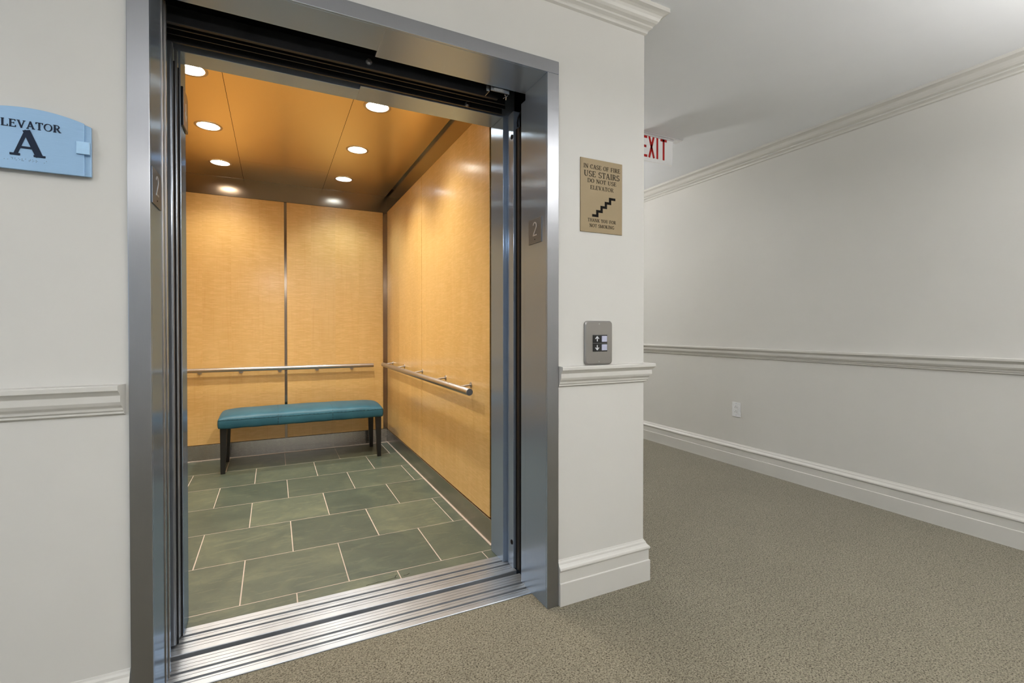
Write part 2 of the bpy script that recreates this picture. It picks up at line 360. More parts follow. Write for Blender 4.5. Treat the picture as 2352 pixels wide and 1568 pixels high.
trim('baseboard_right', PR_BASE, [(XW, YB, -1, 0), (XW, YE, -1, 0)], M['trim'])
# dark shaft around the car doors
struct('wall_hoistway', boxes(((-1.0, .121, -.2), (-.98, .46, 2.70)), ((1.33, .121, -.2), (1.35, .60, 2.70)), ((-1.0, .121, 2.62), (1.35, .62, 2.70)),
       ((-1.0, .13, -.16), (1.35, .60, -.14)), ((-.98, .121, 2.20), (1.33, .125, 2.60)), ((-.98, .121, 0), (-.14, .125, 2.20))), M['black'])

# hallway pendants added out of view to light the hall
for i, (x, y, k, dz, up, lab) in enumerate(BOWLS):
    t = thing('unseen_pendant', lab, 'ceiling light', (x, y, ZC), 'unseen hallway pendants')
    bm = B(); lathe(bm, (0, 0, 0), [(.08, -.001), (.08, -.03), (.02, -.035)], close=True); link('canopy', bm, M['white'], t, smooth=False)
    bm = B(); cyl(bm, (0, 0, -.03), (0, 0, dz - .06), .008); link('stem', bm, M['bolt'], t)
    outer = [(.155, -.075), (.15, -.10), (.125, -.130), (.08, -.150), (.03, -.158), (.001, -.159)]
    if up:
        bm = B(); lathe(bm, (0, 0, dz), [(.160, -.060)] + outer, close=True); link('bowl', bm, M['bolt'], t, smooth=True)
        bm = B(); lathe(bm, (0, 0, dz), [(.152, -.080), (.10, -.078), (.012, -.076)]); link('diffuser', bm, M['glow_bowl'][i], t, smooth=True)
    else:
        bm = B(); lathe(bm, (0, 0, dz), outer, close=True); lathe(bm, (0, 0, dz), [(.155, -.075), (.02, -.070)], close=True); link('bowl', bm, M['glow_bowl'][i], t, smooth=True)

# ------------------------------------------------------------------ stainless door casing
FX0, FI0, FI1, FX1, ZI, FT, YF = -.0935, -.0425, 1.2345, 1.2875, 2.134, 2.185, -.011
fr = thing('elevator_door_frame', 'brushed stainless steel frame around the open elevator doorway', 'door frame', (FI0, 0, 0))
def P(o): return o  # parts carry world coordinates; parent offset removed below
def part(name, bm, mat, par, **k):
    off = par.matrix_world.translation if par.type == 'EMPTY' else Vector((0, 0, 0))
    loc = Vector(par.location)
    p_ = par.parent
    while p_ is not None: loc += Vector(p_.location); p_ = p_.parent
    bmesh.ops.translate(bm, verts=bm.verts, vec=-loc)
    return link(name, bm, mat, par, **k)
part('jamb', boxes(((FX0, YF, 0), (FI0, .002, ZI)), ((FI0 - .012, .002, 0), (FI0, .140, ZI))), M['steelv'], fr, bevel=.0016, label='left jamb of brushed steel')
part('jamb', boxes(((FI1, YF, 0), (FX1, -.0005, ZI)), ((FI1, -.0005, 0), (FI1 + .012, .176, ZI))), M['steelv'], fr, bevel=.0016, label='right jamb of brushed steel')
part('head', boxes(((FX0, YF, ZI + .0006), (FX1, -.0005, FT)), ((FI0 - .012, -.0005, ZI + .0006), (.606, .148, ZI + .012)), ((.606, -.0005, ZI + .0006), (FI1 + .012, .190, ZI + .012))), M['steelh'], fr, bevel=.0012)
for o_ in [c for c in bpy.data.objects if c.parent == fr]:
    o_.data.materials.append(M['steelface'])
    for p_ in o_.data.polygons:
        if p_.normal.y < -.9 and (o_.matrix_local @ p_.center).y < .004: p_.material_index = 1
part('strike_strip', boxes(((FI1 + .004, .177, 0), (FI1 + .018, .222, 2.105))), M['steelv'], fr, bevel=.001)

# hall sill and car sill: extruded grooved aluminium
def sill(y0, y1, grooves, zt, zb):
    prof = [(y0, zb), (y0, zt - .002), (y0 + .002, zt)]
    for c, w, d in sorted(grooves):
        prof += [(c - w / 2, zt), (c - w / 2, zt - d), (c + w / 2, zt - d), (c + w / 2, zt)]
    prof += [(y1 - .001, zt), (y1, zt - .001), (y1, zb)]
    return prof
def sill_obj(name, y0, y1, gr, label):
    bm = B(); pr = sill(y0, y1, gr, .0045, -.05)
    bm2 = pr; prism(bm, pr, lambda y, z: (-.72, y, z), lambda y, z: (1.262, y, z))
    return link(name, bm, M['sill'], label=label, cat='door sill')
sill_obj('landing_sill', .118, .283, [(.1455, .0022, .003), (.162, .0125, .014), (.186, .0022, .003), (.207, .0125, .014), (.228, .0022, .003), (.247, .0022, .003), (.267, .0022, .003)],
         'grooved aluminium landing sill next to the carpet')
sill_obj('car_sill', .313, .478, [(.344, .0025, .003), (.361, .0022, .003), (.3815, .012, .014), (.406, .0022, .003), (.4235, .014, .014), (.451, .0018, .002)],
         'grooved aluminium car sill along the slate tile floor')
link('sill_guard', boxes(((-.72, .2835, -.13), (1.262, .2845, -.045))), M['track'], label='dark metal guard down in the gap between the two door sills', cat='guard')

# open hall doors: two leaves parked in the left pocket
def leaf(x0, x1, y0, y1, z1): return boxes(((x0, y0, .008), (x1, y1, z1)))
for (y0, y1, dx, lab) in ((.150, .176, -.041, 'outer steel landing door leaf, slid open, nearest the left jamb'), (.196, .222, -.040, 'inner steel landing door leaf, slid open behind the outer leaf')):
    t = thing('landing_door', lab, 'elevator door', (dx, y0, 0), 'open landing door leaves')
    part('panel', leaf(-.75, dx, y0, y1, 2.150), M['steelv'], t, bevel=.002)
    part('edge_trim', boxes(((dx - .006, y0 - .004, .008), (dx + .0015, y0 - .0005, 2.150))), M['tube'], t, bevel=.0008)
for (y0, y1, dx, lab) in ((.362, .394, -.046, 'front steel car door leaf, slid open, with rounded black edge'), (.407, .437, -.040, 'rear steel car door leaf, slid open, against the car front panel')):
    t = thing('car_door', lab, 'elevator door', (dx, y0, 0), 'open car door leaves')
    part('panel', leaf(-.75, dx, y0, y1, 2.115), M['steeld'], t, bevel=.008, seg=4)
    part('edge_guard', boxes(((dx - .002, y0 + .010, .01), (dx + .004, y0 + .018, 2.05))), M['blackrub'], t, bevel=.001)

# door operator tracks above the opening
dt = thing('door_track', 'black oily door tracks and hangers above the elevator doorway', 'door track', (.6, .26, 2.12))
part('rail', boxes(((-.9, .250, 2.117), (1.14, .262, 2.172)), ((-.9, .262, 2.117), (1.14, .266, 2.121))), M['track'], dt, bevel=.0015)
part('rail', boxes(((-.9, .305, 2.128), (1.20, .312, 2.30)), ((-.9, .345, 2.128), (1.22, .350, 2.30))), M['track'], dt, bevel=.001)
part('rail', boxes(((-.9, .380, 2.120), (1.22, .390, 2.40))), M['track'], dt, bevel=.001)
for (x, y, z) in ((.594, .250, 2.142), (1.047, .380, 2.130)):
    bm = B(); cyl(bm, (x, y - .004, z), (x, y, z), .012, seg=20); cyl(bm, (x, y - .012, z), (x, y - .004, z), .008, seg=6); part('bolt', bm, M['bolt'], dt)
for x in (.60, .86, .925):
    bm = B(); cyl(bm, (x, .378, 2.150), (x, .380, 2.150), .004, seg=12); part('hole', bm, M['black'], dt)
part('bracket', boxes(((1.078, .205, 2.118), (1.081, .250, 2.17)), ((1.066, .205, 2.118), (1.081, .207, 2.165))), M['bolt'], dt, bevel=.0006)
part('switch_plate', boxes(((1.082, .196, 2.120), (1.168, .201, 2.150))), M['bolt'], dt, bevel=.0006)
part('switch_label', boxes(((1.097, .1948, 2.1215), (1.140, .1958, 2.1335))), M['label'], dt)
bm = B(); tube(bm, [(1.165, .235, 2.135), (1.175, .24, 2.13), (1.178, .25, 2.122)], .0025, 8); tube(bm, [(1.16, .24, 2.12), (1.18, .235, 2.135)], .002, 8); part('wire', bm, M['bolt'], dt)

# strike post on the right side of the car opening
sp = thing('strike_post', 'steel door strike post with a bolt at top and bottom, right of the doorway', 'door post', (1.26, .34, 0))
part('post', boxes(((1.257, .335, 0.004), (1.29, .386, 2.125)), ((1.262, .386, .004), (1.275, .410, 2.125))), M['steelv'], sp, bevel=.0015)
for z in (2.01, .122):
    bm = B(); cyl(bm, (1.2575, .350, z), (1.2545, .350, z), .011, seg=20); cyl(bm, (1.2545, .350, z), (1.2535, .350, z), .006, seg=12); part('bolt', bm, M['blackrub'], sp)
part('gasket', boxes(((1.268, .315, .004), (1.30, .334, 2.04))), M['blackrub'], sp, bevel=.001)
part('gasket', boxes(((1.270, .288, .004), (1.30, .311, 2.04))), M['blackrub'], sp, bevel=.001)
part('guide_strip', boxes(((1.2695, .3115, .004), (1.29, .3145, 2.04))), M['tube'], sp)
bm = B(); tube(bm, [(1.262, .300, 2.04), (1.262, .302, 2.06), (1.263, .296, 2.08), (1.266, .285, 2.095), (1.27, .27, 2.10)], .004, 8); part('cable', bm, M['blackrub'], sp)

# ------------------------------------------------------------------ elevator car
CX0, CX1, CY0, CY1, CZ = -.556, 1.276, .56, 3.166, 2.429
car = thing('elevator_car', 'elevator car lined with honey maple panels and bronze metal trim, doors open', 'elevator', (.36, 1.8, 0))
# slate floor
bm = B(); lay = bm.faces.layers.float.new('tone')
T, gw = .4245, .0048
def tile(x0, y0, x1, y1):
    x0 = max(x0, CX0 + .004); x1 = min(x1, CX1 - .012); y0 = max(y0, .4805); y1 = min(y1, CY1 - .004)
    if x1 - x0 < .02 or y1 - y0 < .02: return
    n0 = len(bm.faces); tn = random.random()
    if y1 < .60 and (x0 < -.05 or x1 > 1.22):
        pass
    v = box(bm, (x0 + gw / 2, y0 + gw / 2, -.012), (x1 - gw / 2, y1 - gw / 2, 0))
    for v_ in v[4:]: v_.co.x += random.uniform(-.0006, .0006); v_.co.y += random.uniform(-.0006, .0006)
    bm.faces.ensure_lookup_table()
    for f in bm.faces[n0:]: f[lay] = tn
rows = [.565 - T, .565, .990, 1.416, 1.845, 2.272, 2.698, 3.122, 3.55]
for r, (a, c_) in enumerate(zip(rows, rows[1:])):
    x = (-.079 if r % 2 == 0 else .134) - 2 * T
    while x < CX1: tile(x, a, x + T, c_); x += T
fl = part('slate_floor', bm, M['slate'], car)
part('grout_bed', boxes(((CX0, .4785, -.05), (CX1, CY1, -.0005))), M['grout'], fl)
fz = lambda u, v_, d: (u, v_, d)
for seg_ in ([(.620, .4835), (.650, .4850), (.672, .4872), (.700, .4850), (.738, .4905), (.757, .4880)], [(.745, .4890), (.752, .5050), (.758, .5140)], [(.785, .4950), (.800, .4930), (.815, .5030)]):
    bm = B(); stroke_poly(bm, [(a_, b_ + .012) for a_, b_ in seg_], .0022, fz, .0001, .0004); part('crack', bm, M['ink'], fl)
# shell: metal walls behind the panels
part('metal_shell', boxes(((CX0 - .03, CY0 - .02, -.05), (CX0, CY1 + .03, 2.60)), ((CX1, CY0 - .02, -.05), (CX1 + .03, CY1 + .03, 2.60)), ((CX0, CY1, -.05), (CX1, CY1 + .03, 2.60)), ((CX0, CY0, 2.56), (CX1, CY1, 2.60))), M['bronze'], car)
PT = .018  # panel stand-off
for x0, x1, lab in ((-.508, .349, 'left rear maple panel'), (.371, 1.228, 'right rear maple panel')):
    part('wall_panel', boxes(((x0, CY1 - PT, .137), (x1, CY1 - .001, 2.265))), M['mapleX'], car, bevel=.002, label=lab)
for y0, y1, lab in ((.64, 1.9155, 'front maple panel of the right wall'), (1.9225, 3.150, 'rear maple panel of the right wall')):
    part('wall_panel', boxes(((CX1 - PT * .0 - .006, y0, .132), (CX1 - .0005, y1, 2.277))), M['mapleY'], car, bevel=.0015, label=lab)
for y0, y1 in ((.64, 1.917), (1.922, 3.13)):
    part('wall_panel', boxes(((CX0 + .001, y0, .137), (CX0 + .016, y1, 2.27))), M['mapleY'], car, bevel=.0015, label='maple panel of the left wall')
part('kick_plate', boxes(((CX0 + .02, CY1 - .0235, .0005), (CX1 - .012, CY1 - .0005, .133))), M['kick'], car, bevel=.001)
part('kick_plate', boxes(((CX1 - .0115, .60, .0005), (CX1 - .0005, CY1 - .024, .128))), M['kick'], car, bevel=.001)
part('kick_plate', boxes(((CX0 + .0005, .60, .0005), (CX0 + .018, CY1 - .024, .133))), M['kick'], car, bevel=.001)
bm = B(); cyl(bm, (CX1 - .013, .60, .003), (CX1 - .013, CY1 - .024, .003), .0055, seg=10); cyl(bm, (CX0 + .03, CY1 - .025, .0025), (CX1 - .012, CY1 - .025, .0025), .004, seg=10); part('floor_caulk', bm, M['grout'], car)
part('reveal_strip', boxes(((.350, CY1 - .006, .137), (.370, CY1 - .0005, 2.265))), M['bronze'], car)
part('corner_strip', boxes(((1.229, CY1 - .016, .137), (1.2695, CY1 - .0005, 2.262))), M['bronze'], car, bevel=.001)
part('upper_band', boxes(((CX0, CY1 - .012, 2.268), (CX1, CY1 - .0005, 2.50))), M['bronze'], car)
part('upper_band', boxes(((CX1 - .004, CY0, 2.279), (CX1 - .0005, CY1 - .013, 2.50))), M['bronze'], car)
part('upper_band', boxes(((CX0 + .0005, CY0, 2.273), (CX0 + .012, CY1 - .013, 2.50))), M['bronze'], car)
# front returns and transom (stainless)
part('front_return', boxes(((CX0, .446, 0), (-.036, .552, 2.1255))), M['steelv'], car, bevel=.0015, label='left front return in brushed steel')
part('front_return', boxes(((1.2405, .412, 0.0015), (CX1 + .03, .552, 2.1255))), M['steelv'], car, bevel=.0015, label='right front return in brushed steel')
part('transom', boxes(((CX0, .452, 2.1262), (.590, .552, 2.56)), ((.590, .420, 2.1262), (CX1 + .03, .552, 2.56))), M['steelh'], car, bevel=.0012)
# ceiling: three bronze columns with hairline joints
LX = (-.110, .815); LY = (1.243, 2.000, 2.760)
def ceil_panel(x0, x1, y0, y1, holes=()):
    """flat panel with round holes, made of a grid of quads around each hole"""
    bm = B()
    if not holes: box(bm, (x0, y0, CZ), (x1, y1, CZ + .012)); return bm
    ys = [y0] + [(a + b_) / 2 for a, b_ in zip([h[1] for h in holes], [h[1] for h in holes][1:])] + [y1]
    for (hx, hy), a, b_ in zip(holes, ys, ys[1:]):
        n = 48; R_ = .069
        ring = [bm.verts.new((hx + R_ * math.cos(2 * PI * i / n), hy + R_ * math.sin(2 * PI * i / n), CZ)) for i in range(n)]
        out = []
        for i in range(n):
            c_, s_ = math.cos(2 * PI * i / n), math.sin(2 * PI * i / n)
            k = min(((x1 - hx) / c_ if c_ > 1e-6 else (x0 - hx) / c_ if c_ < -1e-6 else 9e9), ((b_ - hy) / s_ if s_ > 1e-6 else (a - hy) / s_ if s_ < -1e-6 else 9e9))
            out.append(bm.verts.new((hx + c_ * k, hy + s_ * k, CZ)))
        for i in range(n):
            j = (i + 1) % n; bm.faces.new((ring[i], out[i], out[j], ring[j]))
        cn = {}
        for i in range(n):
            p_, q = out[i].co, out[(i + 1) % n].co
            if abs(p_.x - q.x) > 1e-5 and abs(p_.y - q.y) > 1e-5:
                cx_ = x1 if (p_.x + q.x) / 2 > hx else x0; cy_ = b_ if (p_.y + q.y) / 2 > hy else a
                bm.faces.new((out[i], bm.verts.new((cx_, cy_, CZ)), out[(i + 1) % n]))
    return bm
g2 = .0012
part('ceiling_panel', ceil_panel(CX0 + .022, .031 - g2, .575, CY1 - .0125, [(LX[0], y) for y in LY]), M['bronzeceil'], car, label='left ceiling panel with three downlights')
part('ceiling_panel', ceil_panel(.031 + g2, .676 - g2, .575, 2.636 - g2), M['bronzeceil'], car, label='middle ceiling panel')
part('ceiling_panel', ceil_panel(.031 + g2, .676 - g2, 2.636 + g2, CY1 - .0125), M['bronzeceil'], car, label='middle rear ceiling panel')
part('ceiling_panel', ceil_panel(.676 + g2, CX1 - .020, .575, CY1 - .0125, [(LX[1], y) for y in LY]), M['bronzeceil'], car, label='right ceiling panel with three downlights')

part('seam_backing', boxes(((.020, .575, CZ + .0015), (.042, CY1 - .0125, CZ + .006)), ((.665, .575, CZ + .0015), (.687, CY1 - .0125, CZ + .006)), ((.042, 2.625, CZ + .0125), (.665, 2.647, CZ + .016))), M['black'], car)
# downlights
gm_w = emis('warm_lamp', (1.0, .93, .82, 1), CAR_GLOW); gm_c = emis('cool_lamp', (.62, .82, 1.0, 1), CAR_GLOW * .5)
M['can'] = simple('white_can', (.8, .78, .74, 1), .4)
M['ring'] = simple('lamp_ring', (.55, .45, .33, 1), .35, .7)
rowname = ('nearest the doorway', 'halfway into the car', 'closest to the rear wall')
for ix, x in enumerate(LX):
    for iy, y in enumerate(LY):
        cool = ix == 1 and iy == 2
        lab = 'round %sdownlight on the %s side of the elevator ceiling, %s' % ('bluish ' if cool else '', ('left', 'right')[ix], rowname[iy])
        t = thing('downlight', lab, 'ceiling light', (x, y, CZ), 'downlights in the elevator ceiling')
        bm = B(); lathe(bm, (0, 0, 0), [(.079, -.0008), (.078, -.003), (.066, -.004), (.064, -.001)]); link('trim_ring', bm, M['ring'], t, smooth=True)
        bm = B(); lathe(bm, (0, 0, 0), [(.064, -.002), (.060, .018), (.052, .045)]); link('can', bm, M['can'], t, smooth=True)
        bm = B(); lathe(bm, (0, 0, 0), [(.056, .030), (.040, .024), (.02, .020), (.001, .019)], close=True); link('lamp', bm, gm_c if cool else gm_w, t, smooth=True)
        ld = bpy.data.lights.new('downlight_beam', 'SPOT'); ld.energy = CAR_LAMP * ((.50 if ix == 0 else .56) if iy == 2 else 1.1); ld.spot_size = math.radians(122); ld.spot_blend = 1.0
        ld.color = (.72, .87, 1.0) if cool else (1.0, .95, .87); ld.shadow_soft_size = .045
        lo_ = bpy.data.objects.new('downlight_beam', ld); COL.objects.link(lo_); lo_.parent = t; lo_.location = (0, 0, -.006)

# handrails
hr = thing('handrail', 'round steel handrail across the rear wall of the elevator above the bench', 'handrail', (.36, CY1 - .08, .772))
bm = B(); cyl(bm, (-.42, 3.086, .772), (1.124, 3.086, .772), .0185, seg=28); part('rail', bm, M['tube'], hr, smooth=True, bevel=.0015)
for x in (-.30, .005, .31, .62, .93):
    bm = B(); cyl(bm, (x, 3.090, .762), (x, 3.148, .752), .006, seg=12); cyl(bm, (x, 3.144, .752), (x, 3.1475, .752), .018, seg=18); part('bracket', bm, M['tube'], hr, smooth=False)
hr2 = thing('handrail', 'round steel handrail along the right wall of the elevator', 'handrail', (CX1 - .08, 1.8, .782))
bm = B(); cyl(bm, (1.196, .735, .782), (1.196, 2.985, .782), .0195, seg=28); part('rail', bm, M['tube'], hr2, smooth=True, bevel=.0015)
bm = B(); cyl(bm, (1.196, .7335, .782), (1.196, .735, .782), .0175, seg=28); part('end_cap', bm, M['numplate'], hr2)
for y in (.90, 1.35, 1.90, 2.45, 2.90):
    bm = B(); cyl(bm, (1.200, y, .792), (1.268, y, .800), .006, seg=12); cyl(bm, (1.266, y, .800), (1.2695, y, .800), .016, seg=18); part('bracket', bm, M['tube'], hr2)

# ------------------------------------------------------------------ bench
bx0, bx1, by0, by1 = -.122, 1.118, 2.62, 3.062
be = thing('bench', 'teal leather bench with four tapered black legs against the rear wall', 'bench', ((bx0 + bx1) / 2, (by0 + by1) / 2, 0))
bm = B(); nx, ny = 44, 18
def seat_z(u, v_):
    e = (1 - (abs(2 * u - 1)) ** 9) ; f_ = (1 - (abs(2 * v_ - 1)) ** 7)
    puff = .010 * math.sin(PI * u) ** .5 + .016 * math.sin(PI * v_) ** .8
    zt = .425 + .018 * max(0, e * f_) ** .5 + puff
    for s_ in (1 / 3, 2 / 3): zt -= .0035 * math.exp(-((u - s_) / .006) ** 2)
    return zt + .0012 * math.sin(31 * u + 5 * v_)
top = [[None] * (ny + 1) for _ in range(nx + 1)]
for i in range(nx + 1):
    for j in range(ny + 1):
        u, v_ = i / nx, j / ny
        # concentrate samples near borders
        uu = .5 - .5 * math.cos(PI * u) if True else u
        uu = .65 * uu + .35 * u; vv_ = .6 * (.5 - .5 * math.cos(PI * v_)) + .4 * v_
        top[i][j] = bm.verts.new((bx0 + (bx1 - bx0) * uu, by0 + (by1 - by0) * vv_, seat_z(uu, vv_)))
for i in range(nx):
    for j in range(ny): bm.faces.new((top[i][j], top[i + 1][j], top[i + 1][j + 1], top[i][j + 1]))
rim = [top[i][0] for i in range(nx)] + [top[nx][j] for j in range(ny)] + [top[i][ny] for i in range(nx, 0, -1)] + [top[0][j] for j in range(ny, 0, -1)]
prev = rim; cxm, cym = (bx0 + bx1) / 2, (by0 + by1) / 2
for (k, z) in ((.004, .416), (.006, .395), (.005, .372), (.001, .353), (-.006, .346)):
    cur = []
    for v0 in rim:
        x, y = v0.co.x, v0.co.y
        ox = k if x >= bx1 - 1e-4 else -k if x <= bx0 + 1e-4 else 0; oy = k if y >= by1 - 1e-4 else -k if y <= by0 + 1e-4 else 0
        cur.append(bm.verts.new((x + ox, y + oy, z + .0015 * math.sin(x * 37))))
    for i in range(len(rim)):
        j = (i + 1) % len(rim); bm.faces.new((prev[i], cur[i], cur[j], prev[j]))
    prev = cur
bm.faces.new(prev)
st = part('seat', bm, M['leather'], be, smooth=True)
md = st.modifiers.new('sub', 'SUBSURF'); md.levels = 1; md.render_levels = 1
# seams: piping along the front edge and two cross seams
bm = B(); L_ = bx1 - bx0
pts = [(bx0 + L_ * t_, by0 - .0035, .4195 + .001 * math.sin(t_ * 40)) for t_ in [i / 40 for i in range(41)]]
tube(bm, pts, .0022, 8)
part('front_seam', bm, M['leather'], be, smooth=True)
for s_ in (1 / 3, 2 / 3):
    xs = bx0 + L_ * s_
    bm = B(); tube(bm, [(xs, by0 + (by1 - by0) * q, seat_z(s_, q) + .0022) for q in [i / 20 for i in range(21)]], .0016, 8)
    tube(bm, [(xs, by0 - .0035, .42), (xs, by0 - .0062, .395), (xs, by0 - .0055, .372), (xs, by0 - .0015, .353)], .0016, 8)
    part('cross_seam', bm, M['seam'], be, smooth=True)
for (lx, ly) in ((bx0 + .034, by0 + .04), (bx1 - .034, by0 + .04), (bx0 + .034, by1 - .035), (bx1 - .034, by1 - .035)):
    sx = 1 if lx < cxm else -1; sy = 1 if ly < cym else -1
    bm = B(); tp = [(lx - .024, ly - .024), (lx + .024, ly - .024), (lx + .024, ly + .024), (lx - .024, ly + .024)]
    c_ = (lx - sx * .006 , ly - sy * .008); q = .0155
    bt = [(c_[0] - q, c_[1] - q), (c_[0] + q, c_[1] - q), (c_[0] + q, c_[1] + q), (c_[0] - q, c_[1] + q)]
    a = [bm.verts.new((x, y, .350)) for x, y in tp]; d = [bm.verts.new((x, y, .0005)) for x, y in bt]
    for i in range(4): j = (i + 1) % 4; bm.faces.new((a[i], a[j], d[j], d[i]))
    bm.faces.new(a); bm.faces.new(d[::-1])
    part('leg', bm, M['leg'], be, bevel=.002)

# ------------------------------------------------------------------ signs and fittings
# ELEVATOR A plaque
cxs = -.291
el = thing('elevator_sign', 'arched metal sign with painted-in blue reflection reading ELEVATOR A on the wall left of the doorway', 'sign', (cxs, 0, 1.58))
def arch(x0, x1, zb, dz=0, n=24):
    pts = [(x0, zb), (x1, zb)]
    for i in range(n + 1):
        x = x1 + (x0 - x1) * i / n; pts.append((x, 1.675 + dz - 1.587 * (x - cxs) ** 2))
    return pts
bm = B(); prism(bm, arch(cxs - .110, cxs + .110, 1.518), lambda x, z: (x, -.020, z), lambda x, z: (x, -.014, z)); part('face_plate', bm, M['blue'], el, bevel=.0008)
bm = B(); prism(bm, arch(cxs - .123, cxs + .123, 1.5195, -.001), lambda x, z: (x, -.0138, z), lambda x, z: (x, -.006, z)); part('back_plate', bm, M['blue'], el, bevel=.0008)
part('spacer', boxes(((cxs - .09, -.006, 1.54), (cxs + .09, 0, 1.64))), M['blue'], el)
for s_ in (-1, 1):
    part('clip', boxes(((cxs + s_ * .095, -.026, 1.5745), (cxs + s_ * .1225, -.0202, 1.6065))), M['blueclip'], el, bevel=.0008)
to = lambda x, z, d: (x, d, z)
bm = B(); text_bm(bm, 'ELEVATOR', .0185, cxs, 1.6225, to, width=.129, bold=1.4, y0=-.0215, y1=-.0199); part('lettering', bm, M['navy'], el, label='raised navy word ELEVATOR')
bm = B(); text_bm(bm, 'A', .064, cxs, 1.5535, to, width=.067, bold=1.45, y0=-.0218, y1=-.0199); part('lettering', bm, M['navy'], el, label='raised navy letter A')
bm = B(); bx_ = cxs - .044
pat = ['3', '3', '145', '126', '15', '1236', '1', '2345', '135', '1235', '', '6', '1']
for ci, cell in enumerate(pat):
    for dch in cell:
        dn = int(dch) - 1; x = bx_ + ci * .0066 + (dn // 3) * .0024; z = 1.5452 - (dn % 3) * .0024
        cyl(bm, (x, -.0199, z), (x, -.0208, z), .0008, .0004, seg=8)
part('braille', bm, M['numplate'], el)

# IN CASE OF FIRE sign
fx0, fx1, fz0, fz1 = 1.396, 1.6135, 1.5225, 1.828
fs = thing('fire_stairs_sign', 'tan rectangular sign reading IN CASE OF FIRE USE STAIRS right of the doorway', 'sign', ((fx0 + fx1) / 2, 0, (fz0 + fz1) / 2))
part('plate', boxes(((fx0, -.0035, fz0), (fx1, -.0002, fz1))), M['signgold'], fs, bevel=.0008)
cf = (fx0 + fx1) / 2
bm = B()
for s_, h, z, w in (('IN CASE OF FIRE', .0172, 1.7870, .190), ('USE STAIRS', .0235, 1.7535, .184), ('DO NOT USE', .0163, 1.7290, .150), ('ELEVATOR', .0163, 1.7015, .121),
                    ('THANK YOU FOR', .0138, 1.5665, .146), ('NOT SMOKING', .0138, 1.5440, .128)):
    text_bm(bm, s_, h, cf + .0015, z, to, width=w, y0=-.0040, y1=-.0034, bold=1.1)
part('lettering', bm, M['ink'], fs)
# staircase pictogram: five steps climbing to the right
st0x, st0z, dx_, dz_, th = 1.4555, 1.588, .0222, .0195, .0105
pts = [(st0x, st0z)]
bm = B()
for i in range(5):
    x = st0x + i * dx_ ; z = st0z + i * dz_
    box(bm, (x, -.0040, z), (x + dx_ + (.010 if i < 4 else .010), -.0034, z + th))
    if i < 4: box(bm, (x + dx_ - .002, -.00401, z), (x + dx_ + .010, -.0034, z + dz_ + th))
part('stair_symbol', bm, M['ink'], fs)

# call station
ca = thing('call_button_panel', 'steel call panel with up and down buttons on the wall above the chair rail', 'button panel', (1.484, 0, 1.06))
ccx, ccz = 1.4865, 1.0605
rc = rrect(.142, .184, .016); bm = B()
r2 = rrect(.130, .172, .012)
a = [bm.verts.new((ccx + x, -.0005, ccz + z)) for x, z in rc]; b1 = [bm.verts.new((ccx + x, -.007, ccz + z)) for x, z in rc]; c1 = [bm.verts.new((ccx + x, -.0115, ccz + z)) for x, z in r2]
n = len(rc)
for i in range(n):
    j = (i + 1) % n; bm.faces.new((a[i], a[j], b1[j], b1[i])); bm.faces.new((b1[i], b1[j], c1[j], c1[i]))
bm.faces.new(c1); bm.faces.new(a[::-1])
part('face_plate', bm, M['plate'], ca, bevel=.0015)
for k, (z0, z1) in enumerate(((1.0595, 1.0935), (1.0235, 1.0585))):
    t = part('button_housing', boxes(((1.4535, -.0135, z0), (1.5275, -.0110, z1))), M['blackgloss'], ca, bevel=.0008)
    zc_ = (z0 + z1) / 2
    part('push_button', boxes(((1.4975, -.0165, zc_ - .0125), (1.5245, -.0132, zc_ + .0125))), M['greybtn'], t, bevel=.001)
    bm = B(); s_ = 1 if k == 0 else -1; ax_ = 1.475; yy = (-.0142, -.0134)
    stroke_poly(bm, [(ax_, zc_ - s_ * .010), (ax_, zc_ + s_ * .009)], .0036, to, *yy)
    stroke_poly(bm, [(ax_ - .009, zc_ + s_ * .0005), (ax_, zc_ + s_ * .0105)], .0036, to, *yy)
    stroke_poly(bm, [(ax_ + .009, zc_ + s_ * .0005), (ax_, zc_ + s_ * .0105)], .0036, to, *yy)
    part('arrow', bm, M['arrow'], t, label=('white up arrow', 'white down arrow')[k])
for z in (ccz + .079, ccz - .079):
    bm = B(); cyl(bm, (ccx, -.0125, z), (ccx, -.0112, z), .0026, seg=16); part('screw', bm, M['bolt'], ca)

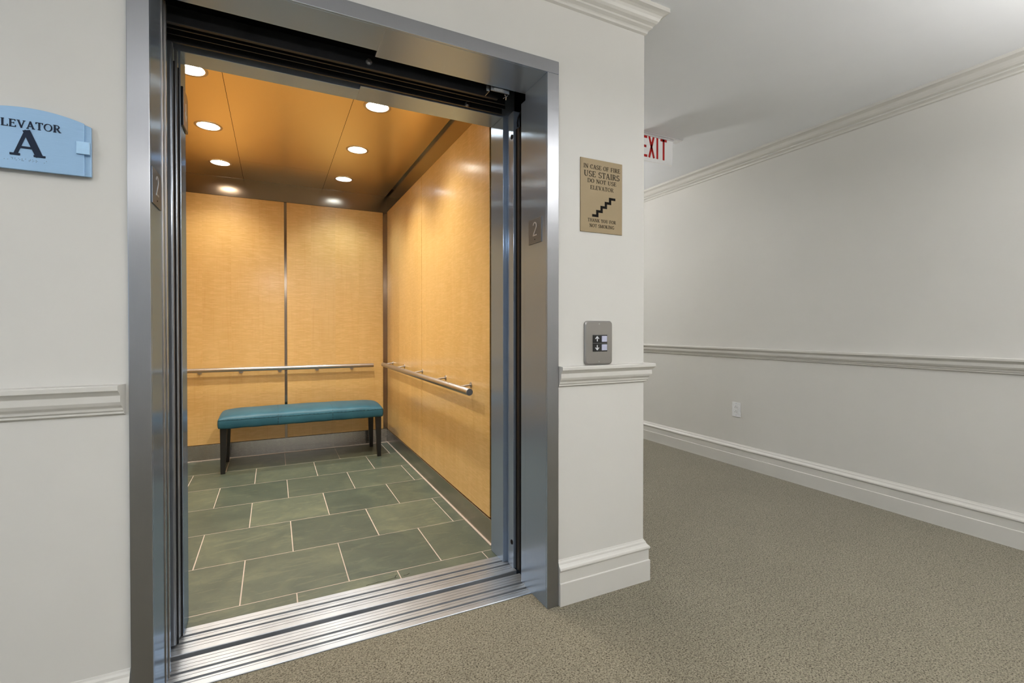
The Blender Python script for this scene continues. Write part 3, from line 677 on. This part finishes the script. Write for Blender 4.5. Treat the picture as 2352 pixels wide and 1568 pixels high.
# floor number plates "2" on both jambs
def two(bm, to3, h, d0, d1, wd=.10):
    pts = arc(.28, .72, .24, .25, 165, -35, 12) + [(.05, .04)]
    stroke_poly(bm, pts, wd, lambda u, v_, d: to3(u * h, v_ * h, d), d0, d1)
    stroke_poly(bm, [(.02, .05), (.56, .05)], wd, lambda u, v_, d: to3(u * h, v_ * h, d), d0, d1)
M['silver'] = simple('bright_numeral', (.55, .57, .60, 1), .35, .3)
def numplate(side):
    xs = FI1 if side else FI0; s_ = -1 if side else 1
    t = thing('floor_number_plate', 'dark steel floor plate with a raised 2 on the %s jamb of the doorway' % ('right' if side else 'left'), 'floor number plate', (xs, .08, 1.523), 'floor 2 plates on the door jambs')
    y0, y1 = (.032, .139) if side else (.002, .116)
    part('plate', boxes(((xs + s_ * .0003, y0, 1.4725), (xs + s_ * .0035, y1, 1.5745))), M['numplate'], t, bevel=.0006)
    cy_ = (y0 + y1) / 2
    bm = B()
    # on the right jamb reading order runs towards the viewer side (-y); on the left jamb towards +y
    def to3(u, v_, d): return (xs + s_ * d, (cy_ + .016 - u) if side else (cy_ - .016 + u), 1.503 + v_)
    two(bm, to3, .057, .0035, .0050, .085); part('numeral', bm, M['silver'], t)
    bm = B(); cyl(bm, (xs + s_ * .0035, cy_, 1.489), (xs + s_ * .0048, cy_, 1.489), .0028, .0015, seg=12); part('braille', bm, M['blackrub'], t)
numplate(True); numplate(False)

# direction lantern on the left car return
la = thing('direction_lantern', 'black edged arrow lantern on the left steel return inside the doorway', 'indicator', (-.036, .5, 1.94))
def oc(y0, y1, z0, z1, c): return [(y0, z0), (y1, z0), (y1, z1 - c * .6), (y1 - c, z1), (y0, z1)]
bm = B(); prism(bm, oc(.448, .548, 1.860, 2.000, .02), lambda y, z: (-.0357, y, z), lambda y, z: (-.0290, y, z)); part('body', bm, M['blackgloss'], la, bevel=.001)
bm = B(); prism(bm, oc(.451, .546, 1.863, 1.997, .02), lambda y, z: (-.0290, y, z), lambda y, z: (-.0275, y, z)); part('face', bm, M['plate'], la)
bm = B(); tl = lambda u, v_, d: (d, u, v_)
stroke_poly(bm, [(.497, 1.955), (.497, 1.893)], .006, tl, -.0276, -.0268); stroke_poly(bm, [(.478, 1.918), (.497, 1.890)], .006, tl, -.0276, -.0268); stroke_poly(bm, [(.516, 1.918), (.497, 1.890)], .006, tl, -.0276, -.0268)
part('arrow', bm, M['arrow'], la)

# exit sign hanging under the corridor ceiling
ex = thing('exit_sign', 'white hanging exit sign with red letters under the corridor ceiling', 'sign', (2.75, .99, ZC))
part('canopy', boxes(((2.50, .970, ZC - .006), (2.972, 1.035, ZC - .0003)), ((2.56, .982, ZC - .017), (2.90, 1.022, ZC - .006))), M['white'], ex, bevel=.001)
bm = B(); prism(bm, [(2.57, 2.318), (2.889, 2.318), (2.899, ZC - .012), (2.57, ZC - .012)], lambda x, z: (x, .989, z), lambda x, z: (x, 1.001, z)); part('panel', bm, M['exitface'], ex, bevel=.0012)
bm = B(); yy = (.9884, .9895); z0, z1 = 2.346, 2.497; w = .0175
def st2(*p): stroke_poly(bm, list(p), w, to, *yy)
xe = 2.604
st2((xe, z0), (xe, z1)); st2((xe, z1 - w / 2), (xe + .048, z1 - w / 2)); st2((xe, z0 + w / 2), (xe + .048, z0 + w / 2)); st2((xe, (z0 + z1) / 2), (xe + .040, (z0 + z1) / 2))
st2((2.670, z0), (2.712, z1)); st2((2.670, z1), (2.715, z0))
st2((2.7465, z0), (2.7465, z1))
st2((2.8065, z0), (2.8065, z1)); st2((2.776, z1 - w / 2), (2.837, z1 - w / 2))
part('lettering', bm, M['red'], ex)

# power outlet on the corridor wall
ou = thing('power_outlet', 'white power outlet low on the corridor wall under the chair rail', 'power outlet', (XW, 1.046, .46))
part('cover_plate', boxes(((XW - .006, 1.007, .3995), (XW - .0003, 1.086, .5195))), M['white'], ou, bevel=.002)
rp = part('receptacle', boxes(((XW - .0085, 1.030, .424), (XW - .0055, 1.063, .495))), M['white'], ou, bevel=.001)
bm = B()
for zc_ in (.478, .441):
    for dy in (-.007, .007): box(bm, (XW - .0089, 1.0465 + dy - .0012, zc_ - .006), (XW - .0083, 1.0465 + dy + .0012, zc_ + .003))
    cyl(bm, (XW - .0089, 1.0465, zc_ + .010), (XW - .0083, 1.0465, zc_ + .010), .0026, seg=12)
part('slots', bm, M['ink'], rp)
for z in (.508, .411):
    bm = B(); cyl(bm, (XW - .0068, 1.0465, z), (XW - .0058, 1.0465, z), .0028, seg=12); part('screw', bm, M['greybtn'], ou)
